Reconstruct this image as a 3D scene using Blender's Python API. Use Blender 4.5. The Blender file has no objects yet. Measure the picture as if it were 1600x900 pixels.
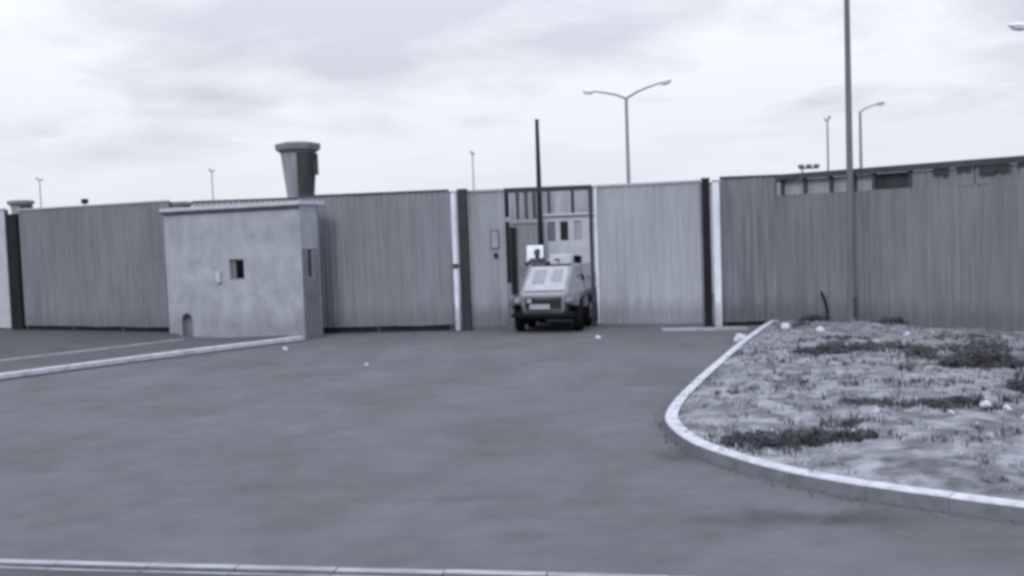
import bpy, bmesh, math, random
from mathutils import Vector, Matrix, noise
random.seed(7)
S = bpy.context.scene
R = math.radians
# ------------------------------------------------------------ camera
cd = bpy.data.cameras.new('camera'); cam = bpy.data.objects.new('camera', cd)
S.collection.objects.link(cam); S.camera = cam
cd.lens = 36.0; cd.sensor_width = 36.0; cd.clip_end = 3000; cd.clip_start = .1
cam.location = (0, 0, 3.2)
PITCH = math.atan(89/1600); ROLL = R(-2.05)
cam.rotation_mode = 'QUATERNION'
cam.rotation_quaternion = (Matrix.Rotation(math.pi/2-PITCH, 4, 'X') @ Matrix.Rotation(ROLL, 4, 'Z')).to_quaternion()
# ------------------------------------------------------------ world, sun, exposure
SUN_EL, SUN_AZ = R(40), R(202)          # azimuth clockwise from +Y: behind the camera, a little to the left
W = bpy.data.worlds.new('World'); S.world = W; W.use_nodes = True
nt = W.node_tree; N = nt.nodes; L = nt.links; N.clear()
out = N.new('ShaderNodeOutputWorld'); bg = N.new('ShaderNodeBackground'); L.new(bg.outputs[0], out.inputs[0])
bg.inputs[1].default_value = .1
sky = N.new('ShaderNodeTexSky'); sky.sky_type = 'NISHITA'; sky.sun_disc = False
sky.sun_elevation = SUN_EL; sky.sun_rotation = SUN_AZ
tc = N.new('ShaderNodeTexCoord'); sp = N.new('ShaderNodeSeparateXYZ'); L.new(tc.outputs['Generated'], sp.inputs[0])
def wm(op, a, b=None, c=None):
    m = N.new('ShaderNodeMath'); m.operation = op
    for i, v in enumerate((a, b, c)):
        if v is None: continue
        if isinstance(v, (int, float)): m.inputs[i].default_value = v
        else: L.new(v, m.inputs[i])
    return m.outputs[0]
zz = wm('ADD', wm('MAXIMUM', sp.outputs[2], 0), .16)
cx = wm('DIVIDE', sp.outputs[0], zz); cy = wm('DIVIDE', sp.outputs[1], zz)
cb = N.new('ShaderNodeCombineXYZ'); L.new(cx, cb.inputs[0]); L.new(cy, cb.inputs[1])
def cn(scale, detail, rough, off):
    mp = N.new('ShaderNodeMapping'); mp.inputs['Location'].default_value = off; L.new(cb.outputs[0], mp.inputs[0])
    n = N.new('ShaderNodeTexNoise'); n.inputs['Scale'].default_value = scale; n.inputs['Detail'].default_value = detail
    n.inputs['Roughness'].default_value = rough; n.inputs['Distortion'].default_value = .3
    L.new(mp.outputs[0], n.inputs['Vector']); return n.outputs['Fac']
cl = wm('ADD', wm('MULTIPLY', cn(.9, 5, .55, (3.1, 1.4, 0)), .7), wm('MULTIPLY', cn(2.3, 4, .5, (1, 7, 2)), .3))
rp = N.new('ShaderNodeValToRGB'); L.new(cl, rp.inputs[0])
rp.color_ramp.elements[0].position = .40; rp.color_ramp.elements[0].color = (.66, .685, .765, 1)
rp.color_ramp.elements[1].position = .55; rp.color_ramp.elements[1].color = (.92, .94, 1.02, 1)
boost = wm('MULTIPLY_ADD', wm('POWER', wm('MAXIMUM', sp.outputs[2], 0), 1.5), 22.0, 9.0)
bn = N.new('ShaderNodeMapRange'); bn.interpolation_type = 'SMOOTHSTEP'
bn.inputs['From Min'].default_value = .105; bn.inputs['From Max'].default_value = .06
L.new(wm('ADD', sp.outputs[2], wm('MULTIPLY', wm('SUBTRACT', cn(.55, 3, .5, (9, 2, 5)), .5), .10)), bn.inputs['Value'])
mb_ = N.new('ShaderNodeMix'); mb_.data_type = 'RGBA'; L.new(wm('MULTIPLY', bn.outputs[0], .8), mb_.inputs[0])
L.new(rp.outputs[0], mb_.inputs[6]); mb_.inputs[7].default_value = (.935, .955, 1.045, 1)
sc = N.new('ShaderNodeVectorMath'); sc.operation = 'SCALE'; L.new(mb_.outputs[2], sc.inputs[0]); L.new(boost, sc.inputs['Scale'])
mx = N.new('ShaderNodeMix'); mx.data_type = 'RGBA'; mx.inputs[0].default_value = .94
L.new(sky.outputs[0], mx.inputs[6]); L.new(sc.outputs[0], mx.inputs[7]); L.new(mx.outputs[2], bg.inputs[0])
sd = bpy.data.lights.new('sun', 'SUN'); sd.energy = 1.5; sd.angle = R(14); sd.color = (1, .97, .93)
sun = bpy.data.objects.new('sun', sd); S.collection.objects.link(sun)
dv = Vector((math.sin(SUN_AZ)*math.cos(SUN_EL), math.cos(SUN_AZ)*math.cos(SUN_EL), math.sin(SUN_EL)))
sun.rotation_euler = (-dv).to_track_quat('-Z', 'Y').to_euler()
vs = S.view_settings; vs.view_transform = 'Standard'; vs.look = 'None'; vs.gamma = 1; vs.exposure = 0
vs.use_curve_mapping = False
S.cycles.pixel_filter_type = 'BLACKMAN_HARRIS'; S.cycles.filter_width = 3.6

# ------------------------------------------------------------ materials
def tint(v): return (v*.925, v*.985, v*1.12, 1)
def mat(name, v, v2=None, rough=.85, scale=(1, 1, 1), nscale=3.0, detail=6, pos=(.35, .65), bump=.0, bscale=40,
        streak=0.0, streak_scale=(5, 5, .25), metal=0, spots=None, edge_dirt_shade=None, spec=.15):
    """base tone v mixed to v2 by noise; streak = darker vertical run-off marks; all in object space."""
    m = bpy.data.materials.new(name); m.use_nodes = True; n = m.node_tree.nodes; l = m.node_tree.links
    b = n['Principled BSDF']; b.inputs['Roughness'].default_value = rough; b.inputs['Metallic'].default_value = metal
    b.inputs['Specular IOR Level'].default_value = spec
    t = n.new('ShaderNodeTexCoord')
    def noi(sc3, s, d, dist=0):
        mp = n.new('ShaderNodeMapping'); mp.inputs['Scale'].default_value = sc3; l.new(t.outputs['Object'], mp.inputs[0])
        q = n.new('ShaderNodeTexNoise'); q.inputs['Scale'].default_value = s; q.inputs['Detail'].default_value = d
        q.inputs['Roughness'].default_value = .6; q.inputs['Distortion'].default_value = dist
        l.new(mp.outputs[0], q.inputs['Vector']); return q.outputs['Fac']
    def ramp(fac, p0, p1, c0, c1):
        r_ = n.new('ShaderNodeValToRGB'); l.new(fac, r_.inputs[0]); e = r_.color_ramp.elements
        e[0].position = p0; e[0].color = c0; e[1].position = p1; e[1].color = c1; return r_.outputs[0]
    def mult(a, c):
        x = n.new('ShaderNodeMix'); x.data_type = 'RGBA'; x.blend_type = 'MULTIPLY'; x.inputs[0].default_value = 1
        l.new(a, x.inputs[6]); l.new(c, x.inputs[7]); return x.outputs[2]
    if v2 is None: v2 = v*1.15
    col = ramp(noi(scale, nscale, detail, .4), pos[0], pos[1], tint(v), tint(v2))
    if streak:
        s = 1-streak
        col = mult(col, ramp(noi(streak_scale, 1.6, 5, .2), .38, .6, (s, s, s*1.01, 1), (1, 1, 1, 1)))
        s2 = 1-streak*.4
        col = mult(col, ramp(noi((streak_scale[0]*3.5, streak_scale[1]*3.5, streak_scale[2]*1.3), 1.7, 3), .4, .62, (s2, s2, s2, 1), (1, 1, 1, 1)))
    if spots:
        for (px, py, rad, k) in spots:                                  # oil marks and repairs: a stain round a point of the object
            vm = n.new('ShaderNodeVectorMath'); vm.operation = 'DISTANCE'
            mp = n.new('ShaderNodeMapping'); mp.inputs['Scale'].default_value = (.55, 1, 0); l.new(t.outputs['Object'], mp.inputs[0])
            l.new(mp.outputs[0], vm.inputs[0]); vm.inputs[1].default_value = (px*.55, py, 0)
            nn = n.new('ShaderNodeMath'); nn.operation = 'MULTIPLY_ADD'
            l.new(noi((1, 1, 1), 1.8, 5, .5), nn.inputs[0]); nn.inputs[1].default_value = rad*2.2; l.new(vm.outputs['Value'], nn.inputs[2])
            col = mult(col, ramp(nn.outputs[0], min(.98, rad*1.1), min(1, rad*2.3), (k, k, k, 1), (1, 1, 1, 1)))
    if edge_dirt_shade:                                                       # splash-back grime along the foot (object z), plus painted shade on the left leaf
        sx = n.new('ShaderNodeSeparateXYZ'); l.new(t.outputs['Object'], sx.inputs[0])
        a = n.new('ShaderNodeMath'); a.operation = 'MULTIPLY_ADD'
        l.new(noi((2, 2, .6), 2.5, 5), a.inputs[0]); a.inputs[1].default_value = -.9; l.new(sx.outputs[2], a.inputs[2])
        k = edge_dirt_shade
        col = mult(col, ramp(a.outputs[0], 0.0, .5, (k, k, k, 1), (1, 1, 1, 1)))
    l.new(col, b.inputs['Base Color'])
    if bump:
        bp = n.new('ShaderNodeBump'); bp.inputs['Strength'].default_value = bump; bp.inputs['Distance'].default_value = .02
        l.new(noi((1, 1, 1), bscale, 6), bp.inputs['Height']); l.new(bp.outputs[0], b.inputs['Normal'])
    return m
M = {}
M['road'] = mat('asphalt', .084, .118, .9, (1, .7, 1), .5, 9, (.3, .7), .35, 60, streak=.12, streak_scale=(.9, 1.3, 1),
                spots=[(2.75, 10.95, .42, .62), (3.65, 10.75, .40, .6), (2.15, 13.9, .25, .6), (5.2, 9.3, .2, .6), (-.6, 12.2, .22, .84), (-3.4, 13, .4, .86), (.1, 10.6, .2, .84), (2.2, 14.3, .2, .7), (-1.5, 19, .45, .9), (-8, 20, .4, .9)])
M['ground'] = mat('rough_soil', .11, .20, .95, (1, 1, 1), .35, 8, (.35, .65), .5, 20)
M['yard'] = mat('dark_tarmac', .05, .075, .9, (1, 1, 1), .8, 8, (.3, .7), .4, 50)
M['paving'] = mat('old_paving', .055, .08, .9, (1, 1, 1), 1.1, 8, (.3, .7), .4, 50)
M['island'] = mat('dry_soil', .11, .28, .95, (1, 1, 1), 2.0, 10, (.38, .62), 1, 18, streak=.3, streak_scale=(2.2, 2.2, 2.2))
M['kerb_top'] = mat('kerb_white_paint', .27, .44, .8, (1, 1, 1), 5, 6, (.3, .6), .2, 50)
M['kerb_grey'] = mat('kerb_concrete', .11, .18, .9, (1, 1, 1), 4, 6, (.3, .7), .3, 50)
M['kerb_worn'] = mat('kerb_worn_concrete', .16, .34, .85, (.5, 2, 1), 3, 6, (.3, .7), .3, 50)
M['sheet_mid'] = mat('galvanised_sheet', .19, .235, .6, (1, 1, .5), .8, 6, (.3, .7), 0, streak=.18, edge_dirt_shade=.8)
M['sheet_left'] = mat('weathered_sheet', .165, .21, .6, (1, 1, .5), .8, 6, (.3, .7), 0, streak=.2, edge_dirt_shade=.85)
M['sheet_gate'] = mat('pale_painted_sheet', .30, .37, .55, (1, 1, .5), .7, 6, (.3, .7), 0, streak=.14, edge_dirt_shade=.7)
M['sheet_leaf'] = mat('pale_leaf_sheet', .25, .31, .55, (1, 1, .5), .7, 6, (.3, .7), 0, streak=.14, edge_dirt_shade=.62)  # stronger foot darkening paints the shadow beside the vehicle
M['sheet_right'] = mat('dull_sheet', .165, .20, .65, (1, 1, .5), .8, 7, (.3, .7), 0, streak=.2, edge_dirt_shade=.75)
M['sheet_short'] = mat('dark_streaked_sheet', .17, .22, .65, (1, 1, .5), .9, 6, (.3, .7), 0, streak=.3, edge_dirt_shade=.7)
M['sheet_inner'] = mat('inner_sheet', .32, .40, .65, (1, 1, .5), 1, 6, (.3, .7), 0, streak=.25)
M['sheet_inner_dark'] = mat('inner_gate_sheet', .22, .26, .65, (1, 1, .5), 1, 6, (.3, .7), 0, streak=.2)
M['pale_sheet'] = mat('pale_patch_sheet', .27, .33, .6, (1, 1, .5), 2, 6, (.3, .7), 0, streak=.2)
M['dark_steel'] = mat('dark_steel', .010, .018, .8, (1, 1, .3), 3, 5, (.3, .7))
M['dark_steel2'] = mat('bitumen_steel', .032, .05, .8, (1, 1, .3), 3, 5, (.3, .7))
M['coping'] = mat('coping_steel', .04, .065, .6, (1, 1, 1), 3, 5, (.3, .7))
M['coping_pale'] = mat('pale_coping', .36, .44, .7, (1, 1, 1), 3, 5, (.3, .7))
M['white_paint'] = mat('white_paint', .55, .72, .7, (1, 1, .5), 4, 6, (.3, .6), streak=.15, edge_dirt_shade=.6)
M['concrete'] = mat('rendered_concrete', .27, .37, .9, (1, 1, 1), 1.3, 9, (.32, .68), .5, 30, streak=.12, streak_scale=(1.5, 1.5, .6), edge_dirt_shade=.8)
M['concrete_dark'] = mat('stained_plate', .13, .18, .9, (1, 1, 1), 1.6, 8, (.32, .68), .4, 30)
M['roof'] = mat('roof_felt', .17, .24, .9, (1, 1, 1), 2, 8, (.3, .7), .3, 30)
M['hole'] = mat('dark_interior', .006, .01, .95, spec=0)
M['glass'] = mat('dark_glass', .012, .018, .3, spec=.3)
M['tower'] = mat('tower_concrete', .22, .30, .9, (1, 1, .3), 1.5, 6, (.3, .7), streak=.2, streak_scale=(2, 2, .3))
M['tower_dark'] = mat('tower_shaded_side', .035, .055, .8, (1, 1, .3), 2, 6, (.3, .7))  # dark tone painted in for the tower's shaded right side
M['galv'] = mat('lamp_post_steel', .17, .21, .55, (1, 1, .2), 3, 5, (.3, .7))
M['galv_dark'] = mat('lamp_post_dark', .09, .13, .55, (1, 1, .2), 3, 5, (.3, .7))
M['lamp'] = mat('lamp_glass', .58, .68, .7)
M['mast'] = mat('tarred_wood', .012, .022, .8, (1, 1, .2), 3, 5, (.3, .7))
M['hull'] = mat('vehicle_paint', .19, .25, .6, (1, 1, 1), 3, 7, (.3, .7), .1, 20, edge_dirt_shade=None)
M['hull_pale'] = mat('vehicle_pale_plate', .27, .35, .55, (1, 1, 1), 3, 7, (.3, .7))
M['hull_dark'] = mat('vehicle_underside', .008, .014, .9, spec=.05)
M['hull_grille'] = mat('vehicle_grille', .045, .09, .7)
M['hull_low'] = mat('vehicle_low_shade', .05, .10, .8, (1, 1, 1), 4, 6, (.3, .7))  # darkened tone paints the shadow on the vehicle's lower parts
M['rubber'] = mat('tyre_rubber', .01, .016, .9, spec=.05)
M['white_plate'] = mat('white_plate', .72, .8, .6)
M['jacket'] = mat('combat_jacket', .03, .09, .9, (1, 1, 1), 14, 3, (.45, .55))
M['skin'] = mat('shaded_skin', .06, .09, .7)
M['hair'] = mat('black_cap', .012, .018, .9)
M['grass_pale'] = mat('dry_grass', .19, .36, .8, (1, 1, 1), 2.5, 4)
M['grass_mid'] = mat('dull_grass', .09, .17, .8, (1, 1, 1), 2.5, 4)
M['leaf_dark'] = mat('dark_weed_leaves', .03, .075, .75, (1, 1, 1), 6, 4)
M['stone'] = mat('pale_rubble', .32, .5, .9, (1, 1, 1), 6, 4)

# ------------------------------------------------------------ helpers
def link(o, parent=None):
    S.collection.objects.link(o)
    if parent: o.parent = parent
    return o
def tag(o, label=None, cat=None, group=None, kind=None):
    if label: o['label'] = label
    if cat: o['category'] = cat
    if group: o['group'] = group
    if kind: o['kind'] = kind
    return o
def empty(name, loc, rz=0, label=None, cat=None, group=None):
    o = bpy.data.objects.new(name, None); o.location = loc; o.rotation_euler = (0, 0, rz); link(o)
    o.empty_display_size = .2
    return tag(o, label, cat, group)
class MB:
    def __init__(s): s.v = []; s.f = []; s.mi = []; s.sm = []
    def add(s, vs, fs, mi=0, smooth=False):
        o = len(s.v); s.v += [tuple(x) for x in vs]
        for f in fs: s.f.append([i+o for i in f]); s.mi.append(mi); s.sm.append(smooth)
        return s
    def box(s, x0, x1, y0, y1, z0, z1, mi=0, rz=0, at=(0, 0, 0)):
        vs = [Vector((x, y, z)) for z in (z0, z1) for y in (y0, y1) for x in (x0, x1)]
        if rz or at != (0, 0, 0):
            m = Matrix.Rotation(rz, 3, 'Z'); vs = [m @ v + Vector(at) for v in vs]
        return s.add(vs, [(0, 2, 3, 1), (4, 5, 7, 6), (0, 1, 5, 4), (2, 6, 7, 3), (0, 4, 6, 2), (1, 3, 7, 5)], mi)
    def prism(s, pts, z0, z1, mi=0):
        n = len(pts)
        return s.add([(p[0], p[1], z0) for p in pts]+[(p[0], p[1], z1) for p in pts],
                     [list(range(n))[::-1], list(range(n, 2*n))]+[(i, (i+1) % n, n+(i+1) % n, n+i) for i in range(n)], mi)
    def loft(s, rings, mi=0, smooth=False, cap=True):
        n = len(rings[0]); vs = [p for r_ in rings for p in r_]; fs = []
        for k in range(len(rings)-1):
            for i in range(n): fs.append((k*n+i, k*n+(i+1) % n, (k+1)*n+(i+1) % n, (k+1)*n+i))
        s.add(vs, fs, mi, smooth)
        if cap: s.add(rings[0], [list(range(n))[::-1]], mi); s.add(rings[-1], [list(range(n))], mi)
        return s
    def tube(s, pts, rad, n=10, mi=0, smooth=True):
        pts = [Vector(p) for p in pts]; rr = rad if isinstance(rad, (list, tuple)) else [rad]*len(pts)
        rings = []
        for i, p in enumerate(pts):
            d = (pts[min(i+1, len(pts)-1)]-pts[max(i-1, 0)]).normalized()
            a = d.orthogonal().normalized() if i == 0 else (prev - d*prev.dot(d)).normalized()
            prev = a; b = d.cross(a)
            rings.append([p+(a*math.cos(2*math.pi*k/n)+b*math.sin(2*math.pi*k/n))*rr[i] for k in range(n)])
        return s.loft(rings, mi, smooth)
    def build(s, name, mats, parent=None, bevel=0, loc=None):
        me = bpy.data.meshes.new(name); me.from_pydata(s.v, [], s.f)
        mats = mats if isinstance(mats, (list, tuple)) else [mats]
        for m in mats: me.materials.append(m)
        me.polygons.foreach_set('material_index', s.mi); me.polygons.foreach_set('use_smooth', s.sm)
        bm = bmesh.new(); bm.from_mesh(me); bmesh.ops.recalc_face_normals(bm, faces=bm.faces); bm.to_mesh(me); bm.free()
        o = bpy.data.objects.new(name, me); link(o, parent)
        if loc: o.location = loc
        if bevel:
            b = o.modifiers.new('bevel', 'BEVEL'); b.width = bevel; b.segments = 2; b.limit_method = 'ANGLE'
        return o
def copy_tree(o, parent=None):
    c = o.copy(); S.collection.objects.link(c)
    if parent: c.parent = parent
    for ch in list(o.children): copy_tree(ch, c)
    return c
def frame2(p0, p1):
    d = Vector((p1[0]-p0[0], p1[1]-p0[1], 0)); return d.length, math.atan2(d.y, d.x)

# ------------------------------------------------------------ ground, road, kerbs
g = MB().box(-900, 900, -200, 1800, -1, -.02).build('ground', M['ground']); tag(g, kind='structure')
g = MB().box(-60, 60, -12, 56, -.3, 0).build('road', M['road']); tag(g, kind='structure')

def catmull(P, step=.25):
    P = [Vector((p[0], p[1], 0)) for p in P]; o = []
    for i in range(len(P)-1):
        a, b, c, d = P[max(i-1, 0)], P[i], P[i+1], P[min(i+2, len(P)-1)]
        n = max(2, int((c-b).length/step))
        for k in range(n):
            t = k/n; o.append(.5*((2*b)+(-a+c)*t+(2*a-5*b+4*c-d)*t*t+(-a+3*b-3*c+d)*t*t*t))
    o.append(P[-1]); return o
def offset(P, d):
    o = []
    for i, p in enumerate(P):
        t = (P[min(i+1, len(P)-1)]-P[max(i-1, 0)]).normalized(); o.append(p+Vector((-t.y, t.x, 0))*d)
    return o
def kerb(name, line, width, h, side, stone=.9, mats=None, z0=-.05, gap=.012):
    """kerbstones along a line (road edge); side = +1 the stones lie left of the line"""
    A = line; B = offset(line, width*side); mb = MB(); acc = 0; start = 0
    cuts = [0]
    for i in range(1, len(A)):
        acc += (A[i]-A[i-1]).length
        if acc >= stone: cuts.append(i); acc = 0
    if cuts[-1] != len(A)-1: cuts.append(len(A)-1)
    for c0, c1 in zip(cuts[:-1], cuts[1:]):
        dz = random.uniform(-.004, .004); dx = random.uniform(-.004, .004)
        ra, rb = [a.copy() for a in A[c0:c1+1]], [b.copy() for b in B[c0:c1+1]]
        for r_ in (ra, rb): r_[0] += (r_[1]-r_[0]).normalized()*gap/2; r_[-1] += (r_[-2]-r_[-1]).normalized()*gap/2
        n = len(ra); ch = .02
        rings = []
        for a, b in zip(ra, rb):
            t = (b-a).normalized()
            rings.append([a+Vector((0, 0, z0)), a+Vector((0, 0, h-ch+dz))+t*dx, a+t*(ch+dx)+Vector((0, 0, h+dz)), b+Vector((0, 0, h+dz)), b+Vector((0, 0, z0))])
        vs_ = [p for r_ in rings for p in r_]
        for k in range(n-1):
            for j in range(5):
                j2 = (j+1) % 5
                mb.add([rings[k][j], rings[k][j2], rings[k+1][j2], rings[k+1][j]], [(0, 1, 2, 3)], 1 if j in (1, 2) else 0)
        mb.add(rings[0], [(4, 3, 2, 1, 0)]); mb.add(rings[-1], [(0, 1, 2, 3, 4)])
    o = mb.build(name, mats or [M['kerb_grey'], M['kerb_top']]); return tag(o, kind='structure')
KR = catmull([(8.02, 31.5), (7.75, 31.05), (5.98, 26.66), (4.19, 21.81), (2.96, 18.36), (2.5, 16.8), (2.33, 15.9), (2.33, 14.94), (2.49, 13.92), (2.83, 13.08), (3.28, 12.27), (3.94, 11.49), (4.63, 10.89), (5.21, 10.43), (6.4, 9.6), (8.4, 8.5), (11, 7.6), (16, 6.6)])
kerb('kerb', KR, .20, .18, 1, gap=.006)
KL = catmull([(-6.56, 31.75), (-9.81, 28.15), (-12.52, 24.85), (-15.5, 21.2), (-20, 15.8), (-25, 9.5)])
kerb('kerb', KL, .17, .17, -1, mats=[M['kerb_top'], M['kerb_top']], gap=.006)
kerb('kerb', offset(KL, .012), .01, .045, -1, mats=[M['yard'], M['yard']])  # thin dark strip painting the shadow and gutter line at the kerb foot
BL = catmull([(-12, 11.45), (-5.36, 10.12), (-2.94, 9.66), (-.7, 9.27), (2, 8.75), (7, 7.75), (12, 6.6)])
kerb('kerb', BL, .13, .12, -1, mats=[M['kerb_grey'], M['kerb_worn']])
kerb('kerb', offset(BL, -.20), .06, .115, -1, mats=[M['kerb_grey'], M['kerb_worn']])
# near pavement behind the camera-side kerb
BLo = offset(BL, -.265)
tag(MB().prism([(p.x, p.y) for p in offset(BL, -.132)]+[(p.x, p.y) for p in offset(BL, -.198)[::-1]], -.05, .09).build('pavement_gutter', M['paving']), kind='structure')
tag(MB().prism([(p.x, p.y) for p in BLo]+[(12, -6), (-12, -6)], -.05, .105).build('pavement', M['paving']), kind='structure')
# left: paved strip behind the kerb, edging, dark yard up to the wall
KLi = offset(KL, -.172)
ED = catmull([(-10.55, 32.6), (-10.85, 32.2), (-14.22, 28.2), (-18.3, 23.3), (-26, 14)])
tag(MB().prism([(p.x, p.y) for p in KLi]+[(p.x, p.y) for p in ED[::-1]]+[(-7.4, 32.7)], -.05, .12).build('pavement', M['paving']), kind='structure')
kerb('kerb', ED, .09, .135, -1, mats=[M['kerb_grey'], M['kerb_worn']])
EDi = offset(ED, -.092)
tag(MB().prism([(p.x, p.y) for p in EDi]+[(-50, 14), (-50, 54), (-19.5, 39.9), (-11.7, 35.4)], -.05, .10).build('yard', M['yard']), kind='structure')
# pale concrete threshold by the right of the gate
def quadprism(p, z0, z1, name, m): return tag(MB().prism(p, z0, z1).build(name, m), kind='structure')
quadprism([(4.5, 30.9), (7.0, 30.35), (7.05, 30.95), (4.6, 31.5)], -.05, .05, 'concrete_apron', M['kerb_worn'])

gt = MB()
for k in range(900):
    i = random.randrange(len(KR)-1); p = KR[i].lerp(KR[i+1], random.random()); d = abs(random.gauss(0, .12))+.02
    t_ = (KR[i+1]-KR[i]).normalized(); c = p-Vector((-t_.y, t_.x, 0))*d; q = random.uniform(.006, .022)
    gt.add([c+Vector((q, 0, 0)), c+Vector((-q*.6, q, 0)), c+Vector((-q*.7, -q*.9, 0)), c+Vector((0, 0, q*1.1))], [(0, 1, 3), (1, 2, 3), (2, 0, 3)])
tag(gt.build('gutter_grit', M['hull_low']), 'dark grit gathered in the gutter of the white kerb', 'grit', None, 'stuff')
# rough ground of the right-hand island
INN = offset(KR, .08)
WR = [(8.2, 31.72), (13.05, 26.0), (19.6, 18.2)]
poly = [(p.x, p.y) for p in INN]+[(19.6, 6.4)]+WR[::-1]
def inside(x, y, P):
    c = False; j = len(P)-1
    for i in range(len(P)):
        if (P[i][1] > y) != (P[j][1] > y) and x < (P[j][0]-P[i][0])*(y-P[i][1])/(P[j][1]-P[i][1])+P[i][0]: c = not c
        j = i
    return c
KRs = KR[::2]
def kdist(x, y): return min(math.hypot(p.x-x, p.y-y) for p in KRs)
def hz(x, y):
    d = min(1, max(0, kdist(x, y)-.1)/1.0)
    n1 = noise.noise(Vector((x*.5, y*.5, 1.3))); n2 = noise.noise(Vector((x*2.1, y*2.1, 4))); n3 = noise.noise(Vector((x*6, y*6, 9)))
    return .135+d*(.06+.12*n1+.05*n2)+.015*n3
step = .13; idx = {}; vs_, fs_ = [], []
for i in range(int((20-2)/step)):
    for j in range(int((32.2-6)/step)):
        x, y = 2+i*step, 6+j*step
        if inside(x+step/2, y+step/2, poly):
            q = []
            for a, b in ((0, 0), (1, 0), (1, 1), (0, 1)):
                k = (i+a, j+b)
                if k not in idx: idx[k] = len(vs_); vs_.append((2+k[0]*step, 6+k[1]*step, hz(2+k[0]*step, 6+k[1]*step)))
                q.append(idx[k])
            fs_.append(q)
tag(MB().add(vs_, fs_, 0, True).build('rough_ground', M['island']), kind='structure')

# grass tufts: three meshes of uncountable blades
def rnd_in():
    while True:
        y = 8+24*random.random()**1.0; x = 2.3+16*random.random()
        if inside(x, y, poly) and kdist(x, y) > .12: return x, y
def blades(mb, x, y, n, h, spread, w=.012):
    z = hz(x, y)-.02
    for _ in range(n):
        a = random.uniform(0, 6.283); r_ = spread*random.random(); bx, by = x+r_*math.cos(a), y+r_*math.sin(a)
        lean = random.uniform(.1, .7)*h; a2 = a+random.uniform(-.8, .8); hh = h*random.uniform(.5, 1.1)
        dx, dy = math.cos(a2), math.sin(a2); px_, py_ = -dy*w, dx*w
        mb.add([(bx-px_, by-py_, z), (bx+px_, by+py_, z), (bx+dx*lean*.4+px_*.7, by+dy*lean*.4+py_*.7, z+hh*.6), (bx+dx*lean*.4-px_*.7, by+dy*lean*.4-py_*.7, z+hh*.6), (bx+dx*lean, by+dy*lean, z+hh)],
               [(0, 1, 2, 3), (3, 2, 4)])
gp, gm = MB(), MB()
for k in range(5000):
    x, y = rnd_in(); c = noise.noise(Vector((x*.55, y*.55, 20))); c2 = noise.noise(Vector((x*1.7, y*1.7, 31)))
    if c+c2*.5 > .05: blades(gp, x, y, 6, random.uniform(.05, .13), .1)
    elif c+c2*.5 > -.3 and random.random() < .6: blades(gm, x, y, 6, random.uniform(.05, .14), .1)
tag(gp.build('dry_grass', M['grass_pale']), kind='stuff'); tag(gm.build('grass', M['grass_mid']), kind='stuff')
for o in bpy.data.objects:
    if o.name == 'dry_grass': tag(o, 'short pale dry grass scattered over the rough ground', 'grass')
    if o.name == 'grass': tag(o, 'dull green grass tufts scattered over the rough ground', 'grass')
# dark leafy weeds (individual clumps)
gd = MB()
def weed(x, y, rx, ry, h, n, label, name='weed_clump', cat='weeds'):
    lf = st = MB()
    for _ in range(n):
        a = random.uniform(0, 6.283); q = math.sqrt(random.random()); lx, ly = math.cos(a)*q*rx, math.sin(a)*q*ry
        if noise.noise(Vector(((x+lx)*2.6, (y+ly)*2.6, 3))) < random.uniform(-.25, .25): continue
        top = h*(1-.6*q*q)*random.uniform(.25, 1)*(.7+.6*noise.noise(Vector(((x+lx)*4, (y+ly)*4, 8))))
        z0 = hz(x+lx, y+ly)
        if random.random() < .25:
            st.tube([(lx, ly, z0-.03), (lx+random.uniform(-.04, .04), ly+random.uniform(-.04, .04), z0+top)], .005, 4)
        c = Vector((lx, ly, z0+top)); u = Vector((random.gauss(0, 1), random.gauss(0, 1), random.gauss(0, .7))).normalized()
        w = u.orthogonal().normalized(); s_ = random.uniform(.02, .05)
        lf.add([c-u*s_, c+w*s_*.5, c+u*s_, c-w*s_*.5], [(0, 1, 2, 3)])
    if not lf.v: st.tube([(0, 0, hz(x, y)), (0, 0, hz(x, y)+h*.6)], .005, 4)
    for _ in range(int(min(n, 1500)/14)):
        bx, by = x+random.gauss(0, rx*.9), y+random.gauss(0, ry*.9)
        if inside(bx, by, poly) and kdist(bx, by) > .25: blades(gd, bx, by, 6, random.uniform(.06, .2), .09)
    tag(lf.build(name, M['leaf_dark'], loc=(x, y, 0)), label, cat, 'dark weed clumps on the rough ground')
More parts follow.
